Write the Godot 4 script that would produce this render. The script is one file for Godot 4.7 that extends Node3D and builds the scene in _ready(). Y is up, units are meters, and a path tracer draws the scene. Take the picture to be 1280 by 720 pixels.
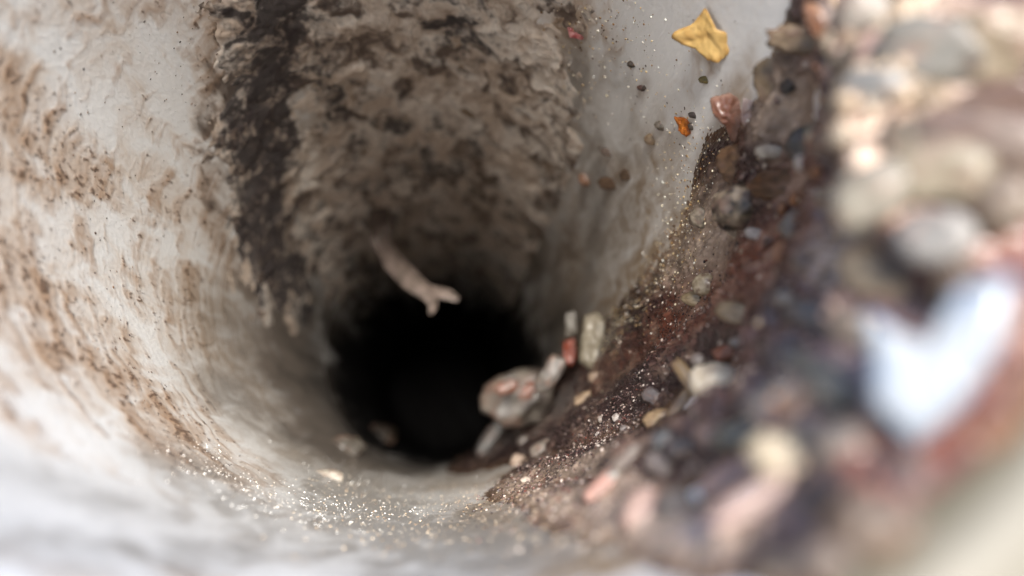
extends Node3D
# A look into the mouth of a dirty plastic drain pipe. The pipe runs along -z from its mouth at z = 0; its inside radius is 40 mm.
# Places on the wall are given as an angle round the axis (degrees, 0 = right, 90 = up) and a depth from the mouth (mm).

const RADIUS := 0.04
const EYE_GAP := 0.0256
const LENGTH := 0.62
const STRAIGHT := 0.48
const BEND := 0.075
const COLUMNS := 2048
const ROWS := 1024
const COARSE := 256
const COARSE_ROWS := 128
const PAD := 8

var q_most := log((LENGTH + EYE_GAP) / EYE_GAP)
var bend_towards := Vector3(-0.45, 0.89, 0.0).normalized()
var strokes := {}          # what lies where on the wall: name -> capsules on the wall
var fields := {}           # the same, as grids of COLUMNS x ROWS
var wall_rows: Array = []
var relief_rows: Array = []
var crust := PackedFloat32Array()
var bank := PackedFloat32Array()
var taken := {}
var finishes := {}
var ball_points := {}
var ball_faces := {}

var broad := noise(11, 1.0 / 14.0, 4)
var middle := noise(12, 1.0 / 4.5, 4)
var fine := noise(13, 1.0 / 1.3, 3)
var grit := noise(14, 1.0 / 0.55, 2)
var streak := noise(15, 1.0 / 3.2, 4)
var bend_x := noise(16, 1.0 / 9.0, 3)
var bend_y := noise(17, 1.0 / 9.0, 3)
var ridged := noise(18, 1.0 / 3.4, 4, FastNoiseLite.FRACTAL_RIDGED)


func noise(seed_number: int, frequency: float, octaves: int, kind := FastNoiseLite.FRACTAL_FBM) -> FastNoiseLite:
	var n := FastNoiseLite.new()
	n.noise_type = FastNoiseLite.TYPE_SIMPLEX_SMOOTH
	n.seed = seed_number
	n.frequency = frequency
	n.fractal_type = kind
	n.fractal_octaves = octaves
	n.fractal_gain = 0.55
	return n


# ---------------------------------------------------------------- the wall as a surface

func q_of(depth: float) -> float:
	return log((maxf(depth, -0.02) + EYE_GAP) / EYE_GAP)


func depth_of(q: float) -> float:
	return EYE_GAP * (exp(q) - 1.0)


func on_wall(angle: float, depth: float, height: float) -> Vector3:
	var out := Vector3(cos(angle), sin(angle), 0.0)
	if depth <= STRAIGHT:
		return out * (RADIUS - height) + Vector3(0, 0, -depth)
	var a := minf((depth - STRAIGHT) / BEND, PI * 0.6)
	var along := out.dot(bend_towards)
	var side := bend_towards * cos(a) + Vector3(0, 0, 1) * sin(a)
	var centre := Vector3(0, 0, -STRAIGHT) + bend_towards * BEND * (1.0 - cos(a)) + Vector3(0, 0, -1) * BEND * sin(a)
	return centre + (out - bend_towards * along + side * along) * (RADIUS - height)


func spread(angle: float, q: float) -> Vector3:
	# grime lies in patches that are longer along the pipe the farther in they are
	return Vector3(cos(angle), sin(angle), -q) * RADIUS * 1000.0


func stroke(what: String, a0: float, d0: float, a1: float, d1: float, width: float, value: float) -> void:
	if not strokes.has(what):
		strokes[what] = []
	strokes[what].append([deg_to_rad(a0), q_of(d0 / 1000.0), deg_to_rad(a1), q_of(d1 / 1000.0), width, value])


func reach(c: Array, angle: float, q: float) -> float:
	var ax := wrapf(angle - c[0], -PI, PI)
	var bx := wrapf(c[2] - c[0], -PI, PI)
	var ay: float = q - c[1]
	var by: float = c[3] - c[1]
	var t := clampf((ax * bx + ay * by) / maxf(bx * bx + by * by, 1e-9), 0.0, 1.0)
	return sqrt((ax - bx * t) ** 2 + (ay - by * t) ** 2) / float(c[4])


func coarse_row(row: int, what: String, into: Array) -> void:
	var line := PackedFloat32Array()
	var q := (row + 0.5) / COARSE_ROWS * q_most
	for column in range(-PAD, COARSE + PAD):
		var angle := (column + 0.5) / COARSE * TAU
		var most := 0.0
		for c in strokes[what]:
			var d := reach(c, angle, q)
			if d < 1.0:
				most = maxf(most, float(c[5]) * smoothstep(1.0, 0.0, d))
		line.append(most)
	into[row] = line


func make_field(what: String) -> void:
	var lines := []
	lines.resize(COARSE_ROWS)
	var task := WorkerThreadPool.add_group_task(coarse_row.bind(what, lines), COARSE_ROWS)
	WorkerThreadPool.wait_for_group_task_completion(task)
	var all := PackedFloat32Array()
	for line in lines:
		all.append_array(line)
	var width := COARSE + 2 * PAD
	var im := Image.create_from_data(width, COARSE_ROWS, false, Image.FORMAT_RF, all.to_byte_array())
	im.resize(width * COLUMNS / COARSE, ROWS, Image.INTERPOLATE_BILINEAR)
	im = im.get_region(Rect2i(PAD * COLUMNS / COARSE, 0, COLUMNS, ROWS))
	fields[what] = im.get_data().to_float32_array()


func field_at(what: PackedFloat32Array, angle: float, depth: float) -> float:
	var column := posmod(int(angle / TAU * COLUMNS), COLUMNS)
	var row := clampi(int(q_of(depth) / q_most * ROWS), 0, ROWS - 1)
	return what[row * COLUMNS + column]


# ---------------------------------------------------------------- dirt and painted depth shade: colour of the plastic, thickness of what sticks to it

func paint_row(row: int) -> void:
	var q := (row + 0.5) / ROWS * q_most
	var depth := depth_of(q)
	var colors := PackedByteArray()
	colors.resize(COLUMNS * 3)
	var bumps := PackedByteArray()
	bumps.resize(COLUMNS)
	var tan_field: PackedFloat32Array = fields.tan_stain
	var dark_field: PackedFloat32Array = fields.dark_stain
	var clean_field: PackedFloat32Array = fields.clean
	var amber_field: PackedFloat32Array = fields.amber_stain
	var grey_field: PackedFloat32Array = fields.grey_film
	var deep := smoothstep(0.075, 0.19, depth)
	for column in COLUMNS:
		var at := row * COLUMNS + column
		var angle := (column + 0.5) / COLUMNS * TAU
		var place := Vector3(cos(angle) * RADIUS, sin(angle) * RADIUS, -depth) * 1000.0
		var p := spread(angle, q)
		var warp := Vector3(bend_x.get_noise_3dv(p), bend_y.get_noise_3dv(p), bend_x.get_noise_3dv(p + Vector3(70, 0, 0))) * 3.0
		var pw := p + warp
		var ps := place + warp
		var b := broad.get_noise_3dv(pw)
		var m := middle.get_noise_3dv(pw)
		var f := fine.get_noise_3dv(p)
		var s := streak.get_noise_3d(ps.x * 0.25, ps.y * 0.25, ps.z * 1.0)
		var g := grit.get_noise_3dv(p)
		var clean := clean_field[at]
		var tan_amount := tan_field[at]
		var worn := clampf(tan_amount * 0.85 + b * 0.6 + s * 1.05 + m * 0.5 + f * 0.2 - 0.36 - clean * 0.5, 0.0, 1.0)
		var smear := clampf(0.08 + tan_amount * 0.6 + b * 0.6 + m * 0.65 - clean * 0.4, 0.0, 0.75)
		var speck := smoothstep(0.6, 0.95, f * 0.95 + g * 0.3 + s * 0.3 + m * 0.2 + b * 0.4 + tan_amount * 0.38 - clean * 0.25)
		var c := Vector3(0.78, 0.78, 0.77)
		c *= 1.0 + 0.05 * m + 0.03 * g
		c = c.lerp(Vector3(0.57, 0.475, 0.39), smear)
		c = c.lerp(Vector3(0.37, 0.235, 0.145), worn * 0.85)
		c = c.lerp(Vector3(0.13, 0.08, 0.055), speck * 0.78)
		var amber := clampf(amber_field[at] * (1.0 + m * 0.9 + s * 0.5), 0.0, 1.0)
		c = c.lerp(Vector3(0.23, 0.15, 0.075), amber * 0.88)
		var grey := clampf(grey_field[at] * (1.0 + m * 0.8 + b * 0.6), 0.0, 1.0)
		c = c.lerp(Vector3(0.25, 0.24, 0.225), grey * 0.85)
		var dark := smoothstep(0.25, 0.75, dark_field[at] + b * 0.45 + m * 0.4)
		c = c.lerp(Vector3(0.07, 0.053, 0.045), dark * 0.92)
		c = c.lerp(Vector3(0.15, 0.125, 0.102) * (1.0 + 0.8 * m), deep * clampf(0.88 + b * 0.6 - clean * 0.8, 0.0, 1.0))  # grime browner with depth, darkened further to imitate fading light
		c = c.lerp(Vector3(0.006, 0.006, 0.0065), smoothstep(0.13, 0.29, depth - 0.09 * maxf(sin(angle), 0.0) + b * 0.06 + m * 0.03) * 0.98)  # near black far in: shade of the hole painted into the colour
		var shown := Color(c.x, c.y, c.z).clamp().linear_to_srgb()
		colors[column * 3] = int(shown.r * 255.0)
		colors[column * 3 + 1] = int(shown.g * 255.0)
		colors[column * 3 + 2] = int(shown.b * 255.0)
		bumps[column] = int(clampf(0.4 + worn * 0.25 + speck * 0.3 + dark * 0.2 + g * 0.10 + f * 0.06, 0.0, 1.0) * 255.0)
	wall_rows[row] = colors
	relief_rows[row] = bumps


func crust_row(row: int, into: Array) -> void:
	var line := PackedFloat32Array()
	line.resize(COLUMNS)
	var thick: PackedFloat32Array = fields.crust
	var shade: PackedFloat32Array = fields.crust_dark
	var q := (row + 0.5) / ROWS * q_most
	for column in COLUMNS:
		var h := thick[row * COLUMNS + column]
		if h < 0.02:
			line[column] = -1.0
			continue
		var angle := (column + 0.5) / COLUMNS * TAU
		var p := spread(angle, q * 2.2)
		var pw := p + Vector3(bend_x.get_noise_3dv(p), bend_y.get_noise_3dv(p), 0) * 5.0
		var lumps := broad.get_noise_3dv(pw) * 1.5 + middle.get_noise_3dv(pw * 0.7) * 0.9 + fine.get_noise_3dv(p * 0.6) * 0.12
		line[column] = h * 0.36 - 0.24 + lumps * (0.26 + 0.15 * h) * (1.0 - 0.4 * minf(shade[row * COLUMNS + column], 1.0))
	into[row] = line


func bank_row(row: int, into: Array) -> void:
	var line := PackedFloat32Array()
	line.resize(COLUMNS)
	var thick: PackedFloat32Array = fields.bank
	var q := (row + 0.5) / ROWS * q_most
	for column in COLUMNS:
		var h := thick[row * COLUMNS + column]
		if h < 0.02:
			line[column] = -1.0
			continue
		var angle := (column + 0.5) / COLUMNS * TAU
		var p := spread(angle, q)
		var rough := middle.get_noise_3dv(p) * 0.9 + fine.get_noise_3dv(p) * 0.42 + grit.get_noise_3dv(p) * 0.2 + broad.get_noise_3dv(p) * 0.8
		line[column] = h - 0.3 + rough * minf(0.25 + 0.35 * h, 1.2)
	into[row] = line


func grow(how: Callable) -> PackedFloat32Array:
	var lines := []
	lines.resize(ROWS)
	WorkerThreadPool.wait_for_group_task_completion(WorkerThreadPool.add_group_task(how.bind(lines), ROWS))
	var all := PackedFloat32Array()
	for line in lines:
		all.append_array(line)
	return all


func crust_color(at_place: Vector3, at: int, depth: float) -> Color:
	var p := at_place * Vector3(1, 1, 2.2)
	var w := p + Vector3(bend_x.get_noise_3dv(p), bend_y.get_noise_3dv(p), bend_x.get_noise_3dv(p + Vector3(60, 0, 0))) * 5.0
	var m := middle.get_noise_3dv(w * 0.7 + Vector3(40, 0, 0))
	var f := fine.get_noise_3dv(p + Vector3(0, 30, 0))
	var b := broad.get_noise_3dv(w + Vector3(0, 0, 90))
	var k := broad.get_noise_3dv(w * 1.7 + Vector3(0, 50, 0))
	var dark_field: PackedFloat32Array = fields.crust_dark
	var dark := smoothstep(0.15, 1.0, dark_field[at] * 1.05 + m * 1.0 + k * 0.6 + f * 0.35)
	var c := Vector3(0.48, 0.39, 0.315).lerp(Vector3(0.76, 0.70, 0.63), clampf(0.35 + m * 1.1 + b * 0.9, 0, 1))
	c = c.lerp(Vector3(0.095, 0.066, 0.052), clampf(k * 2.0 - m * 0.9 + f * 0.5 + 0.05, 0.0, 0.92))
	c = c.lerp(Vector3(0.04, 0.033, 0.034), dark * 0.96)
	c = c.lerp(Vector3(0.006, 0.006, 0.0065), smoothstep(0.13, 0.29, depth - 0.09 * maxf(at_place.y / 40.0, 0.0) + b * 0.07 + m * 0.03) * 0.98)  # crust fades to near black with depth, as painted shade
	c *= 1.0 + f * 0.2
	return Color(c.x, c.y, c.z).clamp()


func bank_color(p: Vector3, at: int, depth: float) -> Color:
	var m := middle.get_noise_3dv(p + Vector3(40, 0, 0))
	var f := fine.get_noise_3dv(p + Vector3(0, 30, 0))
	var b := broad.get_noise_3dv(p + Vector3(0, 0, 90))
	var g := grit.get_noise_3dv(p)
	var light_field: PackedFloat32Array = fields.bank_tan
	var red_field: PackedFloat32Array = fields.bank_red
	var c := Vector3(0.040, 0.025, 0.025)
	c = c.lerp(Vector3(0.125, 0.045, 0.029), clampf(red_field[at] + m * 0.6 + b * 0.4, 0.0, 1.0))
	c = c.lerp(Vector3(0.40, 0.31, 0.245), clampf(light_field[at] * 1.1 + m * 0.55 + b * 0.3, 0.0, 1.0) * 0.9)
	c = c.lerp(Vector3(0.15, 0.085, 0.045), (1.0 - smoothstep(-0.25, 0.7, bank[at])) * 0.7)
	c = c.lerp(Vector3(0.5, 0.44, 0.38), smoothstep(0.42, 0.62, f * 0.7 + g * 0.5) * 0.6)
	c *= 1.0 + f * 0.35
	return Color(c.x, c.y, c.z).clamp()


# ---------------------------------------------------------------- naming

func enter(node: Node3D, called: String, parent: Node = self) -> void:
	var n: int = taken.get([parent, called], 0)
	taken[[parent, called]] = n + 1
	node.name = called if n == 0 else "%s_%03d" % [called, n]
	parent.add_child(node, true)


func solid(mesh: Mesh, material: Material, called: String, parent: Node = self) -> MeshInstance3D:
	var o := MeshInstance3D.new()
	o.mesh = mesh
	o.material_override = material
	enter(o, called, parent)
	return o


func tag(o: Node3D, label: String, category: String, group := "", kind := "") -> void:
	if label:
		o.set_meta("label", label)
	if category:
		o.set_meta("category", category)
	if group:
		o.set_meta("group", group)
	if kind:
		o.set_meta("kind", kind)


func finish(roughness: float, shine := 0.5) -> StandardMaterial3D:
	var key := [roughness, shine]
	if not finishes.has(key):
		var m := StandardMaterial3D.new()
		m.vertex_color_use_as_albedo = true
		m.roughness = roughness
		m.metallic_specular = shine
		finishes[key] = m
	return finishes[key]


# ---------------------------------------------------------------- shapes

func array_mesh(points: PackedVector3Array, normals: PackedVector3Array, colors: PackedColorArray, uvs: PackedVector2Array, order: PackedInt32Array) -> ArrayMesh:
	var a := []
	a.resize(Mesh.ARRAY_MAX)
	a[Mesh.ARRAY_VERTEX] = points
	a[Mesh.ARRAY_NORMAL] = normals
	if colors.size():
		a[Mesh.ARRAY_COLOR] = colors
	if uvs.size():
		a[Mesh.ARRAY_TEX_UV] = uvs
	a[Mesh.ARRAY_INDEX] = order
	var mesh := ArrayMesh.new()
	mesh.add_surface_from_arrays(Mesh.PRIMITIVE_TRIANGLES, a)
	return mesh


func shell(thickness: float, inward: bool, around: int, along: int, from: float, to := LENGTH) -> ArrayMesh:
	# the pipe's inside (inward) or outside as one sheet
	var points := PackedVector3Array()
	var normals := PackedVector3Array()
	var uvs := PackedVector2Array()
	var order := PackedInt32Array()
	for j in along + 1:
		var q := lerpf(q_of(from), q_of(to), float(j) / along)
		var depth := depth_of(q)
		for i in around + 1:
			var angle := TAU * i / around
			var p := on_wall(angle, depth, -thickness)
			points.append(p)
			normals.append((on_wall(angle, depth, 0.01) - on_wall(angle, depth, 0.0)).normalized() * (1.0 if inward else -1.0))
			uvs.append(Vector2(float(i) / around, q / q_most))
	for j in along:
		for i in around:
			var a := j * (around + 1) + i
			var b := a + around + 1
			order.append_array([a, b, a + 1, a + 1, b, b + 1] if inward else [a, a + 1, b, a + 1, b + 1, b])
	return array_mesh(points, normals, PackedColorArray(), uvs, order)


func ring(profile: Array, around: int) -> ArrayMesh:
	# profile: (radius, z) pairs turned about the pipe's axis
	var st := SurfaceTool.new()
	st.begin(Mesh.PRIMITIVE_TRIANGLES)
	for j in profile.size() - 1:
		for i in around:
			var a := TAU * i / around
			var b := TAU * (i + 1) / around
			var p: Vector2 = profile[j]
			var r: Vector2 = profile[j + 1]
			var p0 := Vector3(cos(a) * p.x, sin(a) * p.x, p.y)
			var p1 := Vector3(cos(b) * p.x, sin(b) * p.x, p.y)
			var r0 := Vector3(cos(a) * r.x, sin(a) * r.x, r.y)
			var r1 := Vector3(cos(b) * r.x, sin(b) * r.x, r.y)
			for v in [p0, p1, r0, p1, r1, r0]:
				st.add_vertex(v)
	st.index()
	st.generate_normals()
	return st.commit()


func layer(heights: PackedFloat32Array, colored: Callable, from_angle: float, to_angle: float, lowest: float) -> ArrayMesh:
	# what sticks to the wall, as thick as heights says (mm); left out where it would lie under the wall
	var first := int(from_angle / 360.0 * COLUMNS)
	var count := int((to_angle - from_angle) / 360.0 * COLUMNS)
	var points := PackedVector3Array()
	var normals := PackedVector3Array()
	var colors := PackedColorArray()
	var order := PackedInt32Array()
	var last := ROWS - 190
	for j in last:
		var depth := depth_of((j + 0.5) / ROWS * q_most)
		for i in count:
			var column := posmod(first + i, COLUMNS)
			var angle := (first + i + 0.5) / COLUMNS * TAU
			points.append(on_wall(angle, depth, heights[j * COLUMNS + column] / 1000.0))
	var plain := Color(0.1, 0.08, 0.07)
	for j in last:
		for i in count:
			var at := j * COLUMNS + posmod(first + i, COLUMNS)
			if heights[at] < lowest:
				normals.append(Vector3(0, 0, 1))
				colors.append(plain)
				continue
			var k := j * count + i
			var du := points[j * count + mini(i + 1, count - 1)] - points[j * count + maxi(i - 1, 0)]
			var dv := points[mini(j + 1, last - 1) * count + i] - points[maxi(j - 1, 0) * count + i]
			normals.append(du.cross(dv).normalized())
			var angle := (first + i + 0.5) / COLUMNS * TAU
			var depth := depth_of((j + 0.5) / ROWS * q_most)
			colors.append(colored.call(spread(angle, (j + 0.5) / ROWS * q_most), at, depth))
	for j in last - 1:
		for i in count - 1:
			var at := j * COLUMNS + posmod(first + i, COLUMNS)
			var next := j * COLUMNS + posmod(first + i + 1, COLUMNS)
			if minf(minf(heights[at], heights[next]), minf(heights[at + COLUMNS], heights[next + COLUMNS])) < lowest:
				continue
			var a := j * count + i
			var b := a + count
			order.append(a)
			order.append(b)
			order.append(a + 1)
			order.append(a + 1)
			order.append(b)
			order.append(b + 1)
	var used := {}
	var tidy := PackedInt32Array()
	var kept_points := PackedVector3Array()
	var kept_normals := PackedVector3Array()
	var kept_colors := PackedColorArray()
	for k in order:
		var n: int = used.get(k, -1)
		if n < 0:
			n = kept_points.size()
			used[k] = n
			kept_points.append(points[k])
			kept_normals.append(normals[k])
			kept_colors.append(colors[k])
		tidy.append(n)
	return array_mesh(kept_points, kept_normals, kept_colors, PackedVector2Array(), tidy)


func ball(times: int) -> void:
	if ball_points.has(times):
		return
	if times == 0:
		var g := (1.0 + sqrt(5.0)) / 2.0
		var pts := []
		for v in [[-1, g, 0], [1, g, 0], [-1, -g, 0], [1, -g, 0], [0, -1, g], [0, 1, g], [0, -1, -g], [0, 1, -g], [g, 0, -1], [g, 0, 1], [-g, 0, -1], [-g, 0, 1]]:
			pts.append(Vector3(v[0], v[1], v[2]).normalized())
		ball_points[0] = pts
		ball_faces[0] = [[0, 11, 5], [0, 5, 1], [0, 1, 7], [0, 7, 10], [0, 10, 11], [1, 5, 9], [5, 11, 4], [11, 10, 2], [10, 7, 6], [7, 1, 8], [3, 9, 4], [3, 4, 2], [3, 2, 6], [3, 6, 8], [3, 8, 9], [4, 9, 5], [2, 4, 11], [6, 2, 10], [8, 6, 7], [9, 8, 1]]
		return
	ball(times - 1)
	var p: Array = ball_points[times - 1].duplicate()
	var faces := []
	var halves := {}
	for f in ball_faces[times - 1]:
		var mid := []
		for e in 3:
			var a: int = f[e]
			var b: int = f[(e + 1) % 3]
			var key := Vector2i(mini(a, b), maxi(a, b))
			if not halves.has(key):
				halves[key] = p.size()
				p.append(((p[a] + p[b]) as Vector3).normalized())
			mid.append(halves[key])
		faces.append_array([[f[0], mid[0], mid[2]], [f[1], mid[1], mid[0]], [f[2], mid[2], mid[1]], mid])
	ball_points[times] = p
	ball_faces[times] = faces


func stone_mesh(number: int, size: Vector3, facets: int, boxy: float, bump: float, tone: Color, second: Color, mottle: float, times := 3, soiled := 0.0) -> ArrayMesh:
	# a ball cut by planes, its edges worn round: few planes give a block or a slab, many a pebble
	ball(times)
	var rng := RandomNumberGenerator.new()
	rng.seed = number
	var planes := []
	for axis in 3:
		for side in [-1.0, 1.0]:
			var n := Vector3.ZERO
			n[axis] = side
			n += Vector3(rng.randf_range(-1, 1), rng.randf_range(-1, 1), rng.randf_range(-1, 1)) * 0.22
			planes.append([n.normalized(), lerpf(1.0, rng.randf_range(0.72, 0.86), boxy)])
	for k in facets:
		var n := Vector3(rng.randfn(), rng.randfn(), rng.randfn()).normalized()
		planes.append([n, rng.randf_range(0.74, 0.98)])
	var points := PackedVector3Array()
	var colors := PackedColorArray()
	var shift := Vector3(number % 97, number % 61, number % 31) * 3.1
	var rough := 5.0
	for d in ball_points[times]:
		var r := 1.0
		for plane in planes:
			var c: float = d.dot(plane[0])
			if c > 0.05:
				r = minf(r, float(plane[1]) / c)
		var u: Vector3 = d * 3.0 + shift
		r *= 1.0 + bump * (middle.get_noise_3dv(u * 2.2) * 0.8 + fine.get_noise_3dv(u * 1.4) * 0.35)
		points.append(d * r * size * 0.5)
		var t := clampf(0.5 + middle.get_noise_3dv(u * 2.5 + Vector3(50, 0, 0)) * 1.3 + fine.get_noise_3dv(u * 1.6) * 0.6, 0.0, 1.0)
		var c := tone.lerp(second, t * mottle)
		var k := 1.0 + fine.get_noise_3dv(u * 2.5) * 0.18
		c = c.lerp(Color(0.10, 0.06, 0.045), smoothstep(0.05, 0.5, broad.get_noise_3dv(u * 6.0 + Vector3(0, 80, 0)) + fine.get_noise_3dv(u * 1.1) * 0.5) * soiled)
		colors.append(Color(c.r * k, c.g * k, c.b * k).clamp())
	var normals := PackedVector3Array()
	normals.resize(points.size())
	var order := PackedInt32Array()
	for f in ball_faces[times]:
		var n: Vector3 = (points[f[1]] - points[f[0]]).cross(points[f[2]] - points[f[0]])
		for k in f:
			normals[k] += n
		order.append_array([f[0], f[2], f[1]])
	for k in normals.size():
		normals[k] = normals[k].normalized()
	return array_mesh(points, normals, colors, PackedVector2Array(), order)


func flake_mesh(number: int, outline: Array, thick: float, curl: float, wave: float, tone: Color, edge: Color) -> ArrayMesh:
	# a thin chip of that outline (mm, seen from its face), bent and a little wavy, with its own thickness
	var spokes := 72
	var rings := 12
	var edge_points := []
	for i in spokes:
		var a := TAU * i / spokes
		var d := Vector2(cos(a), sin(a))
		var far := 0.0
		for k in outline.size():
			var hit = Geometry2D.segment_intersects_segment(Vector2.ZERO, d * 200.0, outline[k], outline[(k + 1) % outline.size()])
			if hit != null:
				far = maxf(far, hit.length())
		edge_points.append(d * far * (1.0 + 0.05 * fine.get_noise_2d(i * 0.9 + number * 7.0, number)))
	var largest := 0.1
	for e in edge_points:
		largest = maxf(largest, e.length())
	var points := PackedVector3Array()
	var colors := PackedColorArray()
	var order := PackedInt32Array()
	for side in [1.0, -1.0]:
		for j in rings + 1:
			for i in spokes:
				var t := float(j) / rings
				var p: Vector2 = edge_points[i] * t
				var u := p / largest
				var z := curl * largest * (u.x * u.x * 0.8 - u.y * u.y * 0.35 + u.x * u.y * 0.5) + wave * largest * middle.get_noise_3d(u.x * 5.0 + number * 3.0, u.y * 4.0, number)
				var rim := sqrt(maxf(0.0, 1.0 - pow(t, 6.0)))
				points.append(Vector3(p.x, p.y, z + side * thick * 0.5 * (0.12 + 0.88 * rim)) / 1000.0)
				var mix_in := clampf(middle.get_noise_3d(u.x * 7.0 + number, u.y * 7.0, side * 3.0) * 1.2 + 0.3 + smoothstep(0.75, 1.0, t) * 0.6, 0.0, 1.0)
				var c := tone.lerp(edge, mix_in)
				var k := 1.0 + fine.get_noise_3d(u.x * 9.0, u.y * 9.0, number) * 0.2
				colors.append(Color(c.r * k, c.g * k, c.b * k).clamp())
	var sheet := (rings + 1) * spokes
	for j in rings:
		for i in spokes:
			var a := j * spokes + i
			var b := j * spokes + (i + 1) % spokes
			order.append_array([a, a + spokes, b, b, a + spokes, b + spokes])
			order.append_array([a + sheet, b + sheet, a + spokes + sheet, b + sheet, b + spokes + sheet, a + spokes + sheet])
	for i in spokes:
		var a := rings * spokes + i
		var b := rings * spokes + (i + 1) % spokes
		order.append_array([a, a + sheet, b, b, a + sheet, b + sheet])
	return with_normals(points, colors, order)


func with_normals(points: PackedVector3Array, colors: PackedColorArray, order: PackedInt32Array) -> ArrayMesh:
	var normals := PackedVector3Array()
	normals.resize(points.size())
	for k in range(0, order.size(), 3):
		var n := (points[order[k + 2]] - points[order[k]]).cross(points[order[k + 1]] - points[order[k]])
		for e in 3:
			normals[order[k + e]] += n
	for k in normals.size():
		normals[k] = normals[k].normalized() if normals[k].length() > 0.0 else Vector3(0, 0, 1)
	return array_mesh(points, normals, colors, PackedVector2Array(), order)


func ribbon_mesh(number: int, path: Array, widths: Array, thick: float, across: Vector3, tone: Color, edge: Color) -> ArrayMesh:
	# a strip of peeling film along a path (mm), rounded in section
	var curve := Curve3D.new()
	for k in path.size():
		var before: Vector3 = path[maxi(k - 1, 0)]
		var after: Vector3 = path[mini(k + 1, path.size() - 1)]
		var t := (after - before) / 6.0
		curve.add_point(path[k], -t, t)
	var steps := 40
	var sides := 14
	var points := PackedVector3Array()
	var colors := PackedColorArray()
	var order := PackedInt32Array()
	for j in steps + 1:
		var t := float(j) / steps
		var p := curve.sample_baked(t * curve.get_baked_length(), true)
		var ahead := curve.sample_baked(minf(t + 0.02, 1.0) * curve.get_baked_length(), true) - curve.sample_baked(maxf(t - 0.02, 0.0) * curve.get_baked_length(), true)
		var w := (across - ahead.normalized() * across.dot(ahead.normalized())).normalized()
		var n := ahead.normalized().cross(w)
		var x := t * (widths.size() - 1)
		var width := lerpf(widths[int(x)], widths[mini(int(x) + 1, widths.size() - 1)], x - int(x))
		width *= 1.0 + 0.35 * middle.get_noise_2d(t * 12.0, number * 5.0)
		if j == 0 or j == steps:
			width *= 0.15
		for i in sides:
			var a := TAU * i / sides
			var v := p + w * cos(a) * width * 0.5 + n * (sin(a) * thick * 0.5 * (1.0 + 0.5 * middle.get_noise_3dv(p + w * cos(a) * width)) + cos(a) * cos(a) * width * 0.18)
			points.append(v / 1000.0)
			var c := tone.lerp(edge, clampf(0.4 + middle.get_noise_3dv(v * 1.5) * 1.2, 0, 1))
			colors.append(c)
	for j in steps:
		for i in sides:
			var a := j * sides + i
			var b := j * sides + (i + 1) % sides
			order.append_array([a, b, a + sides, b, b + sides, a + sides])
	return with_normals(points, colors, order)


# ---------------------------------------------------------------- loose pieces

func put(o: Node3D, x: float, y: float, z: float, tip: float, turn: float, roll: float) -> void:
	o.transform = Transform3D(Basis.from_euler(Vector3(deg_to_rad(tip), deg_to_rad(turn), deg_to_rad(roll))), Vector3(x, y, z) / 1000.0)


func tone_of(hex: String) -> Color:
	return Color(hex).srgb_to_linear()


func stone(called: String, where: Array, size: Array, kind: String, tone: String, second: String, label: String, category: String, group := "") -> void:
	var n := int(absf(float(where[0]) * 131.0 + float(where[1]) * 57.0 + float(where[2]) * 17.0))
	var s := Vector3(size[0], size[1], size[2]) / 1000.0
	var how = {"pebble": [9, 0.45, 0.17, 0.5, 0.55], "angular": [11, 0.8, 0.18, 0.5, 0.6], "slab": [7, 0.9, 0.17, 0.5, 0.55], "lump": [6, 0.3, 0.34, 0.42, 0.7], "broken": [12, 0.8, 0.22, 0.5, 0.9], "crumb": [5, 0.3, 0.22, 0.4, 0.6], "glossy": [4, 0.25, 0.06, 0.22, 0.4]}[kind]
	var detail := 3 if maxf(size[0], size[1]) > 2.0 else 2
	var o := solid(stone_mesh(n, s, how[0], how[1], how[2], tone_of(tone), tone_of(second), how[4] + 0.3, detail, 0.75), finish(how[3]), called)
	put(o, where[0], where[1], where[2], where[3], where[4], where[5])
	tag(o, label, category, group)


func flake(called: String, where: Array, outline: Array, thick: float, curl: float, tone: String, edge: String, label: String, category: String, roughness := 0.45, wave := 0.22) -> void:
	var n := int(absf(float(where[0]) * 131.0 + float(where[1]) * 57.0)) % 200
	var o := solid(flake_mesh(n, outline, thick, curl, wave, tone_of(tone), tone_of(edge)), finish(roughness), called)
	put(o, where[0], where[1], where[2], where[3], where[4], where[5])
	tag(o, label, category)


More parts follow.
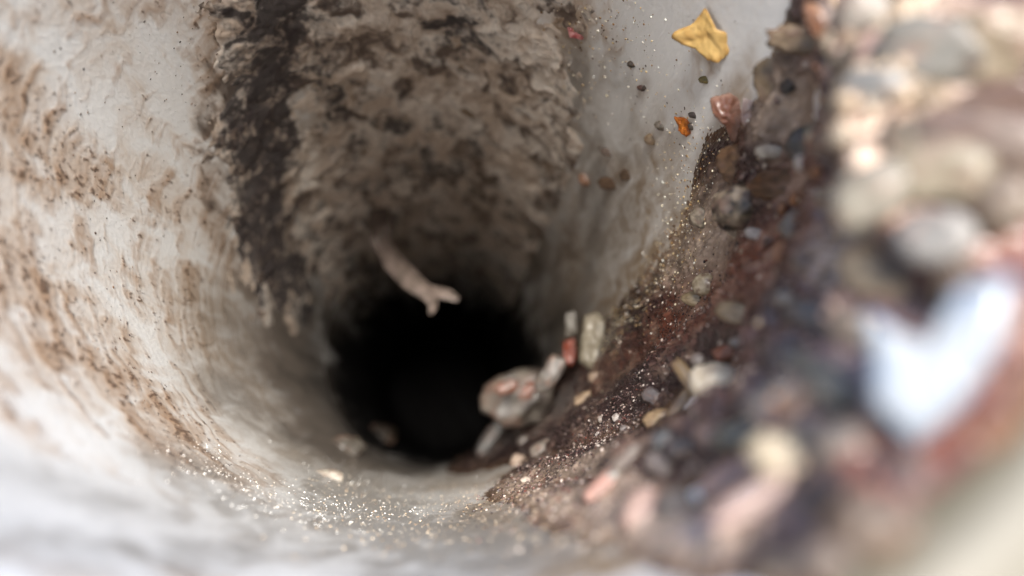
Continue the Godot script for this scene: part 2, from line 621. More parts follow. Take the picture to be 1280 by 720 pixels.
func grains(called: String, label: String, category: String, seed_number: int, spots: String, count: int, least: float, most: float, flat: float, tones: Array, roughness: float) -> void:
	# grains too small and too many to count, lying on whatever covers the wall
	var rng := RandomNumberGenerator.new()
	rng.seed = seed_number
	var mm := MultiMesh.new()
	mm.transform_format = MultiMesh.TRANSFORM_3D
	mm.use_colors = true
	mm.mesh = stone_mesh(seed_number, Vector3.ONE, 7, 0.6, 0.12, Color.WHITE, Color.WHITE, 0.0, 1)
	mm.instance_count = count
	var weights := []
	var total := 0.0
	for c in strokes[spots]:
		var span := Vector2(wrapf(c[2] - c[0], -PI, PI), c[3] - c[1]).length()
		total += (span + float(c[4])) * float(c[4]) * float(c[5])
		weights.append(total)
	for k in count:
		var pick := rng.randf() * total
		var chosen := 0
		while weights[chosen] < pick:
			chosen += 1
		var c: Array = strokes[spots][chosen]
		var t := rng.randf()
		var off := Vector2(rng.randfn(), rng.randfn()) * 0.5 * float(c[4])
		var angle := lerpf(c[0], float(c[0]) + wrapf(c[2] - c[0], -PI, PI), t) + off.x
		var q := clampf(lerpf(c[1], c[3], t) + off.y, 0.02, q_most * 0.95)
		var depth := depth_of(q)
		var top := maxf(0.0, maxf(field_at(bank, angle, depth), field_at(crust, angle, depth)))
		var size := lerpf(least, most, pow(rng.randf(), 2.6))
		var out := Vector3(cos(angle), sin(angle), 0)
		var tilt := Basis.from_euler(Vector3(rng.randf() * TAU, rng.randf() * TAU, rng.randf() * TAU))
		var lie := Basis(Vector3(-out.y, out.x, 0), -out, Vector3(0, 0, 1).cross(out).cross(-out))
		lie = Basis(Vector3(-sin(angle), cos(angle), 0), -out, Vector3(0, 0, -1))
		var shape := Vector3(rng.randf_range(0.6, 1.4), rng.randf_range(0.6, 1.2), rng.randf_range(0.6, 1.4)) * size / 1000.0
		var turned := tilt.scaled(shape)
		turned = lie * Basis.from_scale(Vector3(1, flat, 1)) * turned
		mm.set_instance_transform(k, Transform3D(turned, on_wall(angle, depth, top / 1000.0 + size * 0.00025 * flat)))
		var tone := tone_of(tones[rng.randi() % tones.size()])
		var v := rng.randf_range(0.75, 1.2)
		mm.set_instance_color(k, Color(tone.r * v, tone.g * v, tone.b * v).clamp())
	var o := MultiMeshInstance3D.new()
	o.multimesh = mm
	o.material_override = finish(roughness)
	enter(o, called)
	tag(o, label, category, "", "stuff")


# ---------------------------------------------------------------- the scene

func _ready() -> void:
	# camera
	var camera := Camera3D.new()
	camera.name = "camera"
	var lens := CameraAttributesPhysical.new()
	lens.frustum_focal_length = 30.0
	lens.frustum_focus_distance = 0.098
	lens.frustum_near = 0.004
	lens.frustum_far = 400.0
	lens.exposure_aperture = 13.5
	camera.attributes = lens
	camera.position = Vector3(0.0060, -0.0296, 0.0256)
	camera.rotation_degrees = Vector3(11.677, -4.665, 0)
	add_child(camera)
	camera.fov = 43.603
	camera.near = 0.004
	camera.far = 400.0
	camera.make_current()

	# sky, sun, exposure
	var around := WorldEnvironment.new()
	around.name = "environment"
	var e := Environment.new()
	e.background_mode = Environment.BG_SKY
	var sky_look := ProceduralSkyMaterial.new()
	sky_look.sky_top_color = Color(0.52, 0.66, 0.88)
	sky_look.sky_horizon_color = Color(0.86, 0.90, 0.94)
	sky_look.sky_curve = 0.2
	sky_look.ground_bottom_color = Color(0.36, 0.31, 0.26)
	sky_look.ground_horizon_color = Color(0.62, 0.58, 0.52)
	sky_look.sun_angle_max = 1.0
	e.sky = Sky.new()
	e.sky.sky_material = sky_look
	e.background_energy_multiplier = 0.28
	e.tonemap_mode = Environment.TONE_MAPPER_LINEAR
	e.tonemap_exposure = 9.7
	e.sdfgi_enabled = true
	e.ssao_enabled = true
	e.ssil_enabled = true
	around.environment = e
	add_child(around)
	var sun := DirectionalLight3D.new()
	sun.name = "sun"
	sun.light_energy = 1.25
	sun.light_angular_distance = 32
	sun.light_color = Color(1.0, 0.975, 0.94)
	sun.shadow_enabled = true
	sun.rotation_degrees = Vector3(-1, 3, 0)
	add_child(sun)

	# where the dirt and the floor dimming lie
	stroke("tan_stain", 171.9, 48.7, 210.1, 47.0, 0.245, 1.01)
	stroke("tan_stain", 175.9, 59.7, 215.6, 54.3, 0.253, 0.88)
	stroke("tan_stain", 150.0, 56.2, 156.1, 77.3, 0.282, 0.61)
	stroke("tan_stain", 172.3, 82.0, 199.0, 98.5, 0.354, 0.68)
	stroke("tan_stain", 211.0, 55.7, 237.0, 62.0, 0.141, 1.15)
	stroke("tan_stain", 205.3, 68.8, 240.0, 65.4, 0.129, 1.08)
	stroke("tan_stain", 211.1, 86.6, 241.8, 76.1, 0.178, 0.74)
	stroke("tan_stain", 219.2, 38.1, 229.5, 33.5, 0.102, 0.54)
	stroke("tan_stain", 135.9, 64.4, 158.7, 109.2, 0.187, 0.68)
	stroke("tan_stain", 182.6, 151.5, 224.8, 196.0, 0.498, 0.68)
	stroke("clean", 149.0, 64.6, 154.4, 85.6, 0.196, 1.00)
	stroke("clean", 237.1, 28.4, 254.6, 36.2, 0.209, 1.00)
	stroke("clean", 226.9, 40.6, 230.0, 46.3, 0.115, 0.60)
	stroke("clean", 163.0, 43.4, 163.1, 49.3, 0.100, 0.60)
	stroke("clean", 39.2, 63.1, 355.5, 81.6, 0.245, 1.00)
	stroke("clean", 44.4, 72.2, 21.0, 154.2, 0.193, 0.80)
	stroke("clean", 18.1, 39.7, 22.8, 49.9, 0.117, 0.80)
	stroke("tan_stain", 37.0, 103.1, 20.1, 90.0, 0.088, 1.08)
	stroke("tan_stain", 58.4, 69.8, 44.4, 72.2, 0.161, 0.74)
	stroke("amber_stain", 5.0, 41.5, 350.6, 55.1, 0.205, 0.80)
	stroke("amber_stain", 357.0, 171.3, 353.6, 81.4, 0.380, 0.90)
	stroke("amber_stain", 27.1, 170.5, 21.4, 131.8, 0.442, 0.50)
	stroke("amber_stain", 295.6, 113.0, 309.5, 56.8, 0.215, 0.80)
	stroke("amber_stain", 297.5, 33.4, 301.5, 15.0, 0.138, 0.80)
	stroke("tan_stain", 162.1, 44.3, 138.3, 68.2, 0.182, 0.81)
	stroke("amber_stain", 0.5, 60.7, 341.3, 76.6, 0.209, 0.75)
	stroke("amber_stain", 10.6, 125.0, 336.6, 90.9, 0.297, 0.60)
	stroke("grey_film", 38.8, 84.8, 16.5, 120.0, 0.320, 0.45)
	stroke("grey_film", 250.8, 120.3, 282.3, 38.2, 0.495, 1.15)
	stroke("grey_film", 238.9, 58.6, 263.9, 43.9, 0.278, 0.75)
	stroke("grey_film", 241.7, 20.2, 253.4, 34.7, 0.221, 0.70)  # greyed to stand in for weaker light on the floor near the mouth
	stroke("grey_film", 217.6, 164.4, 276.7, 257.1, 0.591, 0.80)
	stroke("amber_stain", 285.4, 30.7, 292.2, 17.9, 0.111, 0.90)
	stroke("amber_stain", 284.0, 68.4, 293.4, 21.5, 0.215, 0.85)
	stroke("amber_stain", 277.5, 151.9, 301.9, 95.1, 0.249, 0.60)
	stroke("tan_stain", 284.0, 68.4, 294.6, 16.4, 0.227, 0.94)
	stroke("amber_stain", 294.6, 16.4, 296.8, 7.7, 0.094, 0.60)
	stroke("dark_stain", 125.8, 70.9, 157.0, 141.5, 0.275, 0.80)
	stroke("dark_stain", 158.8, 160.8, 214.7, 223.5, 0.363, 0.80)
	stroke("dark_stain", 57.4, 93.6, 48.9, 106.1, 0.087, 0.80)
	stroke("dark_stain", 30.4, 178.9, 23.7, 304.0, 0.445, 0.50)
	stroke("crust", 121.4, 69.4, 147.3, 119.7, 0.240, 1.70)
	stroke("crust", 141.1, 115.0, 168.1, 161.8, 0.364, 2.00)
	stroke("crust", 101.7, 75.7, 99.0, 188.6, 0.745, 2.20)
	stroke("crust", 73.2, 72.8, 57.0, 167.9, 0.527, 2.00)
	stroke("crust", 133.5, 172.5, 53.0, 195.8, 0.641, 1.60)
	stroke("crust", 54.1, 97.1, 32.6, 157.3, 0.233, 1.20)
	stroke("crust", 50.6, 212.3, 13.0, 212.6, 0.397, 1.00)
	stroke("crust_dark", 119.9, 70.1, 143.1, 112.3, 0.276, 1.00)
	stroke("crust_dark", 142.4, 105.2, 163.2, 148.8, 0.318, 1.00)
	stroke("crust_dark", 163.2, 148.8, 167.1, 218.7, 0.407, 0.90)
	stroke("crust_dark", 116.3, 89.6, 117.9, 113.6, 0.177, 0.50)
	stroke("crust_dark", 84.0, 84.4, 76.0, 87.2, 0.155, 0.50)
	stroke("crust_dark", 105.7, 132.2, 78.6, 147.2, 0.276, 0.40)
	stroke("bank", 288.1, 208.7, 321.7, 146.0, 0.338, 1.20)
	stroke("bank", 310.8, 134.7, 327.0, 67.1, 0.299, 2.20)
	stroke("bank", 327.0, 67.1, 337.0, 43.6, 0.247, 3.00)
	stroke("bank", 343.1, 46.3, 2.6, 45.9, 0.189, 2.40)
	stroke("bank", 5.0, 43.4, 13.4, 31.9, 0.123, 2.00)
	stroke("bank", 303.8, 37.5, 315.3, 24.8, 0.173, 3.60)
	stroke("bank", 323.3, 26.7, 343.9, 26.7, 0.218, 4.50)
	stroke("bank", 346.5, 26.1, 7.7, 24.7, 0.170, 5.00)
	stroke("bank", 309.4, 9.3, 331.0, 14.5, 0.177, 5.50)
	stroke("bank", 300.7, 7.8, 308.3, 4.5, 0.115, 3.00)
	stroke("bank", 356.1, 16.1, 328.9, 9.2, 0.181, 9.00)
	stroke("bank", 328.1, 7.2, 305.8, 2.0, 0.126, 1.80)
	stroke("bank", 297.4, 13.2, 301.8, 1.0, 0.082, 1.50)
	stroke("bank", 292.8, 91.1, 298.9, 28.8, 0.166, 1.00)
	stroke("bank", 297.9, 97.5, 309.8, 50.1, 0.193, 1.50)
	stroke("bank", 298.9, 28.8, 298.0, 11.9, 0.102, 1.20)
	stroke("bank_tan", 291.4, 79.6, 297.5, 25.4, 0.130, 1.00)
	stroke("bank_tan", 297.9, 26.5, 298.0, 9.5, 0.085, 0.90)
	stroke("bank_red", 344.8, 64.5, 343.3, 37.4, 0.191, 0.60)
	stroke("bank_red", 328.1, 7.2, 305.8, 2.0, 0.126, 0.90)
	stroke("bank_red", 7.0, 31.3, 335.7, 26.5, 0.121, 0.60)
	stroke("bank_red", 6.1, 51.7, 351.5, 50.5, 0.107, 0.50)
	stroke("bank_tan", 4.4, 89.8, 352.8, 60.7, 0.224, 0.90)
	stroke("bank_tan", 11.4, 43.2, 1.8, 38.6, 0.148, 0.70)
	stroke("bank_tan", 289.4, 95.2, 303.1, 57.4, 0.142, 0.80)
	stroke("bank_tan", 294.1, 23.5, 300.7, 7.8, 0.103, 0.70)
	stroke("bank_tan", 356.8, 16.9, 330.3, 10.9, 0.164, 1.30)
	stroke("bank_tan", 334.2, 22.7, 323.8, 15.8, 0.087, 0.80)
	stroke("amber_stain", 24.8, 52.2, 24.6, 52.1, 0.065, 0.80)
	stroke("amber_stain", 18.5, 66.1, 18.2, 66.0, 0.051, 0.80)
	stroke("amber_stain", 23.7, 78.6, 23.4, 78.5, 0.058, 0.80)
	stroke("amber_stain", 26.5, 103.6, 26.2, 103.4, 0.122, 0.80)
	stroke("amber_stain", 24.0, 94.1, 23.7, 93.9, 0.080, 0.80)
	stroke("amber_stain", 34.6, 115.3, 34.3, 115.2, 0.094, 0.80)
	stroke("amber_stain", 32.6, 72.5, 32.3, 72.5, 0.049, 0.80)
	stroke("amber_stain", 23.9, 73.5, 23.6, 73.4, 0.050, 0.80)
	stroke("amber_stain", 52.6, 75.5, 52.4, 75.6, 0.073, 0.80)
	stroke("amber_stain", 359.9, 68.1, 359.6, 67.8, 0.088, 0.80)
	stroke("amber_stain", 7.6, 39.8, 7.4, 39.7, 0.054, 0.80)
	stroke("bank", 301.5, 278.3, 333.2, 148.0, 0.497, 1.40)
	stroke("bank", 335.1, 151.3, 346.3, 75.3, 0.386, 1.70)
	stroke("bank", 346.3, 75.3, 353.2, 58.0, 0.205, 1.60)
	stroke("bank_red", 340.2, 72.1, 340.7, 39.8, 0.249, 1.00)
	stroke("bank_red", 333.0, 111.1, 340.2, 72.1, 0.260, 0.50)
	stroke("bank_red", 320.4, 29.8, 332.5, 32.8, 0.142, 0.70)
	stroke("amber_stain", 316.0, 253.2, 342.3, 139.5, 0.616, 0.90)
	stroke("amber_stain", 350.1, 168.6, 357.0, 67.0, 0.438, 1.00)
	stroke("amber_stain", 357.0, 67.0, 7.4, 59.0, 0.148, 0.90)
	stroke("bank", 359.0, 60.9, 339.3, 36.0, 0.164, 1.60)
	stroke("bank_red", 335.2, 65.0, 337.8, 42.1, 0.198, 0.80)
	stroke("bank_red", 356.1, 39.1, 324.6, 18.9, 0.152, 0.50)
	stroke("tan_stain", 133.1, 66.3, 172.5, 122.6, 0.200, 1.08)
	stroke("dark_stain", 144.9, 91.7, 173.0, 128.5, 0.170, 0.55)
	stroke("amber_stain", 53.4, 72.8, 18.2, 146.5, 0.169, 0.40)
	stroke("grey_film", 49.1, 86.7, 15.5, 139.0, 0.231, 0.70)
	stroke("dark_stain", 161.1, 154.7, 193.7, 223.6, 0.537, 0.75)
	stroke("grey_film", 194.3, 148.8, 234.1, 165.6, 0.457, 0.80)
	stroke("amber_stain", 179.0, 143.6, 216.3, 190.1, 0.374, 0.40)
	stroke("pale_crumbs", 356.9, 16.1, 331.5, 10.0, 0.129, 1.00)
	stroke("pale_crumbs", 3.6, 22.4, 331.8, 16.3, 0.087, 0.40)
	stroke("clean", 10.6, 125.0, 25.4, 89.4, 0.221, 0.90)
	stroke("amber_stain", 10.6, 125.0, 31.5, 99.0, 0.191, 0.35)
	stroke("tan_stain", 59.3, 74.5, 24.0, 162.2, 0.240, 0.60)
	stroke("tan_stain", 109.0, 76.1, 65.2, 75.6, 0.226, 0.80)
	stroke("tan_stain", 108.7, 104.4, 55.8, 130.7, 0.596, 0.80)
	stroke("amber_stain", 111.8, 121.0, 64.4, 168.7, 0.852, 0.60)
	stroke("dark_stain", 181.0, 188.1, 240.7, 184.3, 0.471, 0.95)
	stroke("dark_stain", 138.1, 74.8, 172.5, 122.6, 0.138, 0.50)
	stroke("amber_stain", 192.6, 129.8, 232.8, 128.5, 0.387, 0.75)
	stroke("grey_film", 215.1, 111.0, 243.9, 152.9, 0.350, 0.80)
	stroke("grey_film", 232.9, 26.7, 244.0, 41.1, 0.182, 0.60)  # dims the overlit left floor through its colour
	stroke("amber_stain", 57.0, 75.3, 48.4, 88.9, 0.090, 0.45)
	stroke("amber_stain", 48.3, 78.0, 40.0, 92.4, 0.080, 0.40)
	stroke("amber_stain", 34.1, 76.4, 27.1, 81.8, 0.070, 0.35)
	stroke("amber_stain", 23.6, 61.0, 20.0, 60.8, 0.048, 0.35)
	stroke("amber_stain", 13.9, 80.5, 7.7, 75.5, 0.086, 0.50)
	stroke("amber_stain", 17.7, 44.0, 14.0, 48.4, 0.052, 0.40)
	stroke("grey_film", 40.4, 75.5, 27.3, 92.6, 0.152, 0.50)
	stroke("amber_stain", 18.8, 204.1, 16.4, 93.4, 0.436, 0.80)
	stroke("amber_stain", 4.7, 65.9, 14.2, 50.7, 0.140, 0.70)
	stroke("bank", 352.7, 73.5, 7.4, 59.0, 0.153, 1.10)
	stroke("fragments", 319.6, 23.8, 334.7, 23.9, 0.124, 0.70)
	stroke("fragments", 338.2, 25.2, 0.9, 23.9, 0.167, 1.00)
	stroke("fragments", 307.3, 12.1, 311.1, 9.3, 0.060, 0.30)
	stroke("fragments", 304.3, 33.6, 318.8, 38.5, 0.103, 0.30)
	stroke("fragments", 328.8, 12.9, 348.2, 14.6, 0.120, 0.80)
	stroke("fragments", 302.8, 7.1, 308.4, 4.0, 0.078, 0.60)
	stroke("fragments", 357.6, 46.5, 346.0, 38.1, 0.113, 0.30)
	stroke("pale_grains", 230.6, 66.6, 246.0, 65.9, 0.153, 1.00)
	stroke("pale_grains", 246.0, 65.9, 271.6, 81.0, 0.220, 0.80)
	stroke("pale_grains", 240.5, 122.1, 277.5, 151.9, 0.226, 0.60)
	stroke("wall_grains", 2.9, 77.0, 350.3, 76.7, 0.171, 1.20)
	stroke("wall_grains", 21.3, 70.4, 3.1, 69.6, 0.186, 0.60)
	stroke("wall_grains", 48.0, 75.4, 37.6, 65.8, 0.214, 0.50)
	stroke("wall_grains", 57.0, 75.3, 47.7, 91.2, 0.151, 0.40)
	stroke("wall_grains", 354.7, 90.6, 346.2, 117.3, 0.216, 0.80)
	stroke("bank_grains", 303.1, 82.1, 324.8, 64.5, 0.192, 1.00)
	stroke("bank_grains", 338.0, 78.3, 341.6, 45.7, 0.170, 0.70)
	stroke("bank_grains", 293.7, 97.7, 298.5, 30.3, 0.174, 0.70)
	stroke("bank_grains", 313.1, 31.5, 327.1, 29.5, 0.171, 0.50)
	stroke("floor_grains", 277.7, 124.2, 295.7, 28.1, 0.198, 1.00)
	stroke("floor_grains", 248.5, 110.4, 278.3, 46.6, 0.260, 0.80)
	stroke("dark_specks", 165.0, 47.2, 206.8, 61.7, 0.289, 1.00)
	stroke("dark_specks", 206.8, 61.7, 237.6, 66.8, 0.175, 1.30)
	stroke("dark_specks", 142.4, 59.4, 155.3, 94.3, 0.228, 0.60)
	stroke("dark_specks", 52.9, 74.6, 13.2, 69.0, 0.325, 0.35)
	for what in ["tan_stain", "dark_stain", "clean", "amber_stain", "grey_film", "crust", "crust_dark", "bank", "bank_tan", "bank_red"]:
		make_field(what)
	wall_rows.resize(ROWS)
	relief_rows.resize(ROWS)
	WorkerThreadPool.wait_for_group_task_completion(WorkerThreadPool.add_group_task(paint_row, ROWS))
	crust = grow(crust_row)
	bank = grow(bank_row)

	# ground
	var soil := StandardMaterial3D.new()
	var soil_noise := NoiseTexture2D.new()
	soil_noise.width = 256
	soil_noise.height = 256
	soil_noise.seamless = true
	soil_noise.noise = noise(31, 0.03, 4)
	var ramp := Gradient.new()
	ramp.colors = PackedColorArray([Color(0.38, 0.33, 0.27), Color(0.60, 0.54, 0.46)])
	soil_noise.color_ramp = ramp
	soil.albedo_texture = soil_noise
	soil.uv1_triplanar = true
	soil.uv1_scale = Vector3(8, 8, 8)
	soil.roughness = 0.95
	var earth := PlaneMesh.new()
	earth.size = Vector2(300, 300)
	var ground := solid(earth, soil, "ground")
	ground.position = Vector3(0, -0.0535, 0)
	ground.set_meta("kind", "structure")

	# pipe
	var colors := PackedByteArray()
	var bumps := PackedByteArray()
	for row in ROWS:
		colors.append_array(wall_rows[row])
		bumps.append_array(relief_rows[row])
	var pipe := Node3D.new()
	enter(pipe, "drain_pipe")
	tag(pipe, "stained white plastic drain pipe, seen into its open mouth down to a black hole", "pipe")
	var plastic := StandardMaterial3D.new()
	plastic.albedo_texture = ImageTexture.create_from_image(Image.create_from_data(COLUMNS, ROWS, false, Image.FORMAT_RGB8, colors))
	plastic.heightmap_enabled = true
	plastic.heightmap_texture = ImageTexture.create_from_image(Image.create_from_data(COLUMNS, ROWS, false, Image.FORMAT_L8, bumps))
	plastic.heightmap_scale = 0.02
	plastic.roughness = 0.5
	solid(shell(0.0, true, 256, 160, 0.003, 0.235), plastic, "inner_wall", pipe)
	# deep inside, the shade of the hole is painted into the wall colour, without reflections
	var hole_shade := StandardMaterial3D.new()
	hole_shade.albedo_texture = plastic.albedo_texture
	hole_shade.roughness = 1.0
	hole_shade.specular_mode = BaseMaterial3D.SPECULAR_DISABLED
	solid(shell(0.0, true, 192, 60, 0.235), hole_shade, "deep_wall", pipe)
	var cream := StandardMaterial3D.new()
	var cream_noise := NoiseTexture2D.new()
	cream_noise.width = 256
	cream_noise.height = 256
	cream_noise.seamless = true
	cream_noise.noise = noise(33, 0.02, 4)
	var cream_ramp := Gradient.new()
	cream_ramp.colors = PackedColorArray([Color(0.25, 0.24, 0.21), Color(0.31, 0.295, 0.26)])
	cream_noise.color_ramp = cream_ramp
	cream.albedo_texture = cream_noise
	cream.uv1_triplanar = true
	cream.uv1_scale = Vector3(18, 18, 18)
	cream.roughness = 0.6
	var lip := []
	for k in 9:
		var a := PI * 0.5 * k / 8.0
		lip.append(Vector2(RADIUS + 0.003 * (1.0 - cos(a)), -0.003 + 0.003 * sin(a)))
	for k in 7:
		var a := PI * 0.5 * k / 6.0
		lip.append(Vector2(0.0515 + 0.0015 * sin(a), -0.0015 + 0.0015 * cos(a)))
	lip.append(Vector2(0.053, -0.003))
	solid(ring(lip, 256), cream, "rim", pipe)
	solid(shell(0.013, false, 128, 80, 0.003), cream, "outer_wall", pipe)
	var end := CylinderMesh.new()
	end.top_radius = 0.0528
	end.bottom_radius = 0.0528
	end.height = 0.003
	var cap := solid(end, cream, "end_plug", pipe)
	var end_at := on_wall(0.0, LENGTH, RADIUS)
	var end_way := (end_at - on_wall(0.0, LENGTH - 0.001, RADIUS)).normalized()
	var end_side := end_way.cross(Vector3(0, 0, 1)).normalized()
	cap.transform = Transform3D(Basis(end_side, end_way, end_side.cross(end_way)), end_at + end_way * 0.0012)

	# what sticks to it
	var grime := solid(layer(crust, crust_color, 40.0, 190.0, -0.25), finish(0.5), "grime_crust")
	tag(grime, "lumpy grey brown grime caked along the top of the pipe with a black band on its left", "dirt crust", "", "stuff")
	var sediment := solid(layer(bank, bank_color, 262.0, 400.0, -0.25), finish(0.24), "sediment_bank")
	tag(sediment, "wet dark reddish brown sediment caked along the right side of the pipe", "sediment", "", "stuff")

	grains("pale_crumbs", "pale beige crumbs filling the gaps between the near stones at the upper right", "crumbs", 13, "pale_crumbs", 240, 0.80, 2.60, 0.80, ["6c6256", "766a5c", "7a6c5c", "685648", "746058", "807466"], 0.50)
	grains("broken_fragments", "small broken fragments bedded all over the near sediment on the right", "fragments", 12, "fragments", 240, 0.40, 1.40, 0.80, ["7a6a5e", "8a7864", "5c483e", "9c8a74", "6a5854", "7c5438", "a89c90", "4a3834"], 0.45)
	grains("pale_sand", "pale glittering sand grains strewn on the left of the pipe floor", "sand", 5, "pale_grains", 1500, 0.05, 0.24, 0.60, ["f4f2f0", "dcd8d2", "c4beb6", "ffffff", "a8a096", "807870"], 0.75)
	grains("wall_grit", "tiny wet yellowish grit stuck to the right wall above the sediment", "grit", 6, "wall_grains", 3000, 0.06, 0.36, 0.70, ["e8dcc0", "cdb68a", "8a6a44", "5b4330", "fff8ea", "b79b73"], 0.12)
	grains("sediment_grit", "fine dark and pale grit over the wet sediment on the right", "grit", 7, "bank_grains", 5600, 0.06, 0.42, 0.80, ["3a2a2a", "55403c", "6d5a56", "8a7a72", "b0a49c", "2a2024", "5b342c", "2e2426"], 0.25)
	grains("floor_silt", "brownish silt grains on the floor right of the middle", "silt", 8, "floor_grains", 2000, 0.06, 0.28, 0.60, ["9a856c", "7c664e", "b8a690", "b8aa98", "5a4636"], 0.80)
	grains("brown_specks", "tiny dark brown specks dried on the white walls", "dirt", 9, "dark_specks", 900, 0.06, 0.36, 0.35, ["4a3324", "2e221c", "6e5138", "3b3230"], 0.50)

	# pieces one can tell apart; tones scaled by depth, darkened far in as shade
	flake("yellow_flake", [35.12, 16.73, -49.67, 32, -64, -42], [Vector2(-4.81, -1.19), Vector2(-4.01, -0.29), Vector2(-2.13, 0.96), Vector2(-0.86, 3.14), Vector2(0.27, 2.50), Vector2(1.50, 1.33), Vector2(3.47, 1.20), Vector2(3.75, -0.49), Vector2(2.94, -1.77), Vector2(2.12, -2.59), Vector2(0.74, -2.50), Vector2(-0.90, -1.79), Vector2(-2.66, -1.79)], 0.40, 0.06, "c3a265", "9e7840", "thin curled mustard yellow flake with pointed corners stuck to the clean upper right wall", "flake", 0.45, 0.14)
	flake("orange_chip", [37.64, 12.90, -65.88, 24, -71, -43], [Vector2(-2.05, 0.70), Vector2(0.10, 1.09), Vector2(1.38, 0.85), Vector2(1.51, -0.52), Vector2(0.75, -1.39), Vector2(-0.91, -1.04)], 0.60, 0.10, "a15d1a", "894711", "small bright orange teardrop chip on the white wall under the yellow flake", "chip", 0.45, 0.22)
	stone("yellow_crumb", [37.10, 14.56, -55.93, 29, -41, 74], [1.03, 1.76, 0.62], "crumb", "76672a", "524e32", "tiny olive yellow crumb just below the yellow flake", "crumb")
	stone("black_crumb", [37.76, 12.87, -62.47, 26, -40, 69], [0.88, 1.65, 0.53], "crumb", "1b1817", "332e2a", "tiny black crumb touching the right edge of the orange chip", "crumb")
	stone("black_crumb", [38.01, 12.10, -64.34, 25, -40, 7], [0.90, 1.12, 0.54], "crumb", "241f1c", "3d3732", "black speck below the tiny black crumb beside the orange chip", "crumb")
	stone("tan_crumb", [36.51, 16.13, -78.16, 27, -36, -5], [2.57, 1.92, 1.15], "crumb", "827059", "625442", "flat tan crumb lying left of the orange chip", "crumb")
	flake("red_chip", [24.12, 31.72, -74.53, 42, -26, -15], [Vector2(-1.42, 0.75), Vector2(-0.05, 1.07), Vector2(1.53, -0.38), Vector2(1.06, -1.02), Vector2(-0.98, -0.79)], 0.40, 0.20, "823e3f", "9d736f", "tiny red pink chip near the top edge of the clean wall", "chip", 0.45, 0.22)
	stone("dark_crumb", [33.76, 21.38, -71.41, 33, -35, -18], [0.85, 0.73, 0.44], "crumb", "26201d", "3d332c", "single dark grain on the clean wall left of the olive crumb", "crumb")
	stone("brown_crumb", [33.59, 21.62, -72.13, 33, -35, 74], [0.98, 1.71, 0.59], "crumb", "482f27", "251c19", "dark red brown crumb on the clean wall below the glittering specks", "crumb")
	stone("dark_crumb", [31.62, 24.39, -70.21, 36, -34, 73], [1.09, 1.57, 0.65], "crumb", "26211e", "494037", "dark crumb high on the clean wall left of the yellow flake", "crumb")
	stone("grey_crumb", [36.49, 16.18, -73.23, 28, -37, 53], [1.60, 2.09, 0.96], "crumb", "4b4741", "746b60", "speckled grey crumb between the tan crumb and the orange chip", "crumb")
	stone("rust_crumb", [32.75, 22.75, -114.45, 29, -30, -13], [3.06, 2.89, 1.73], "crumb", "7d5d4a", "594134", "pinkish rust crumb at the left end of the brown smear", "crumb")
	stone("brown_smear", [35.70, 17.90, -103.20, 29, -59, -14], [6.99, 2.76, 0.97], "lump", "413023", "554537", "dark brown lumpy smear on the clean wall beside the rust crumb", "dirt")
	stone("brown_smear", [36.44, 16.34, -94.26, 28, -60, -4], [3.78, 2.23, 0.89], "lump", "36291f", "544437", "short dark smear at the upper right end of the long brown smear", "dirt")
	stone("dark_crumb", [33.63, 21.51, -96.73, 30, -32, 64], [1.65, 3.00, 0.99], "crumb", "40352f", "594d44", "brown grey crumb above the brown smear", "crumb")
	stone("black_stone", [38.39, 4.17, -37.35, 22, -46, 7], [1.90, 1.62, 0.97], "angular", "171413", "2a2421", "small black stone alone on the tan patch right of the yellow flake", "stone")
	stone("black_stone", [39.20, -2.19, -37.11, 16, -46, 37], [3.57, 3.75, 2.14], "angular", "201e1d", "433f39", "dark grey green angular stone above the conglomerate stone", "stone")
	stone("green_pebble", [39.76, -1.31, -35.70, 17, -47, 74], [1.65, 2.75, 0.99], "pebble", "545347", "686356", "greenish pebble leaning on the dark grey angular stone", "pebble")
	flake("brown_flake", [38.86, 7.90, -52.22, 22, -50, -21], [Vector2(-3.10, 2.08), Vector2(-1.10, 2.73), Vector2(1.14, 2.46), Vector2(2.62, 1.44), Vector2(2.65, -0.57), Vector2(1.74, -3.07), Vector2(0.19, -3.78), Vector2(-0.68, -1.37), Vector2(-2.27, 0.05)], 1.00, 0.40, "5d3b2e", "7d6459", "folded red brown flake with a pale pink right edge over the brown film", "flake", 0.30, 0.22)
	flake("pink_flake", [38.65, 6.16, -47.67, 23, -44, -17], [Vector2(-0.71, 1.74), Vector2(0.59, 1.41), Vector2(0.62, -0.86), Vector2(0.20, -2.12), Vector2(-0.56, -0.90)], 0.60, 0.30, "907770", "9d908c", "narrow pale pink flake on the right edge of the folded brown flake", "flake", 0.45, 0.22)
	stone("brown_lump", [38.69, 1.57, -51.33, 11, -65, 75], [4.48, 6.73, 1.35], "lump", "5c4634", "36261d", "smooth wet brown lump under the folded flake", "lump")
	stone("brown_lump", [38.47, -4.67, -41.35, 4, -66, 72], [3.31, 7.79, 0.99], "lump", "4f331d", "2f1f15", "long amber brown lump right of the conglomerate stone", "lump")
	stone("conglomerate_stone", [37.36, -4.55, -48.55, 12, -42, 9], [6.39, 5.51, 4.41], "broken", "7a6c5c", "302923", "grey brown conglomerate stone with broken facets in sharp focus", "stone")
	stone("grey_stone", [38.72, -0.75, -64.52, 14, -40, 57], [3.25, 3.51, 1.95], "angular", "746a5c", "4c433b", "small grey stone left of the conglomerate stone", "stone")
	stone("white_chip", [36.87, -8.99, -44.01, 8, -42, -19], [2.10, 1.30, 0.78], "slab", "98938f", "8c827e", "small white chip under the right side of the conglomerate stone", "chip")
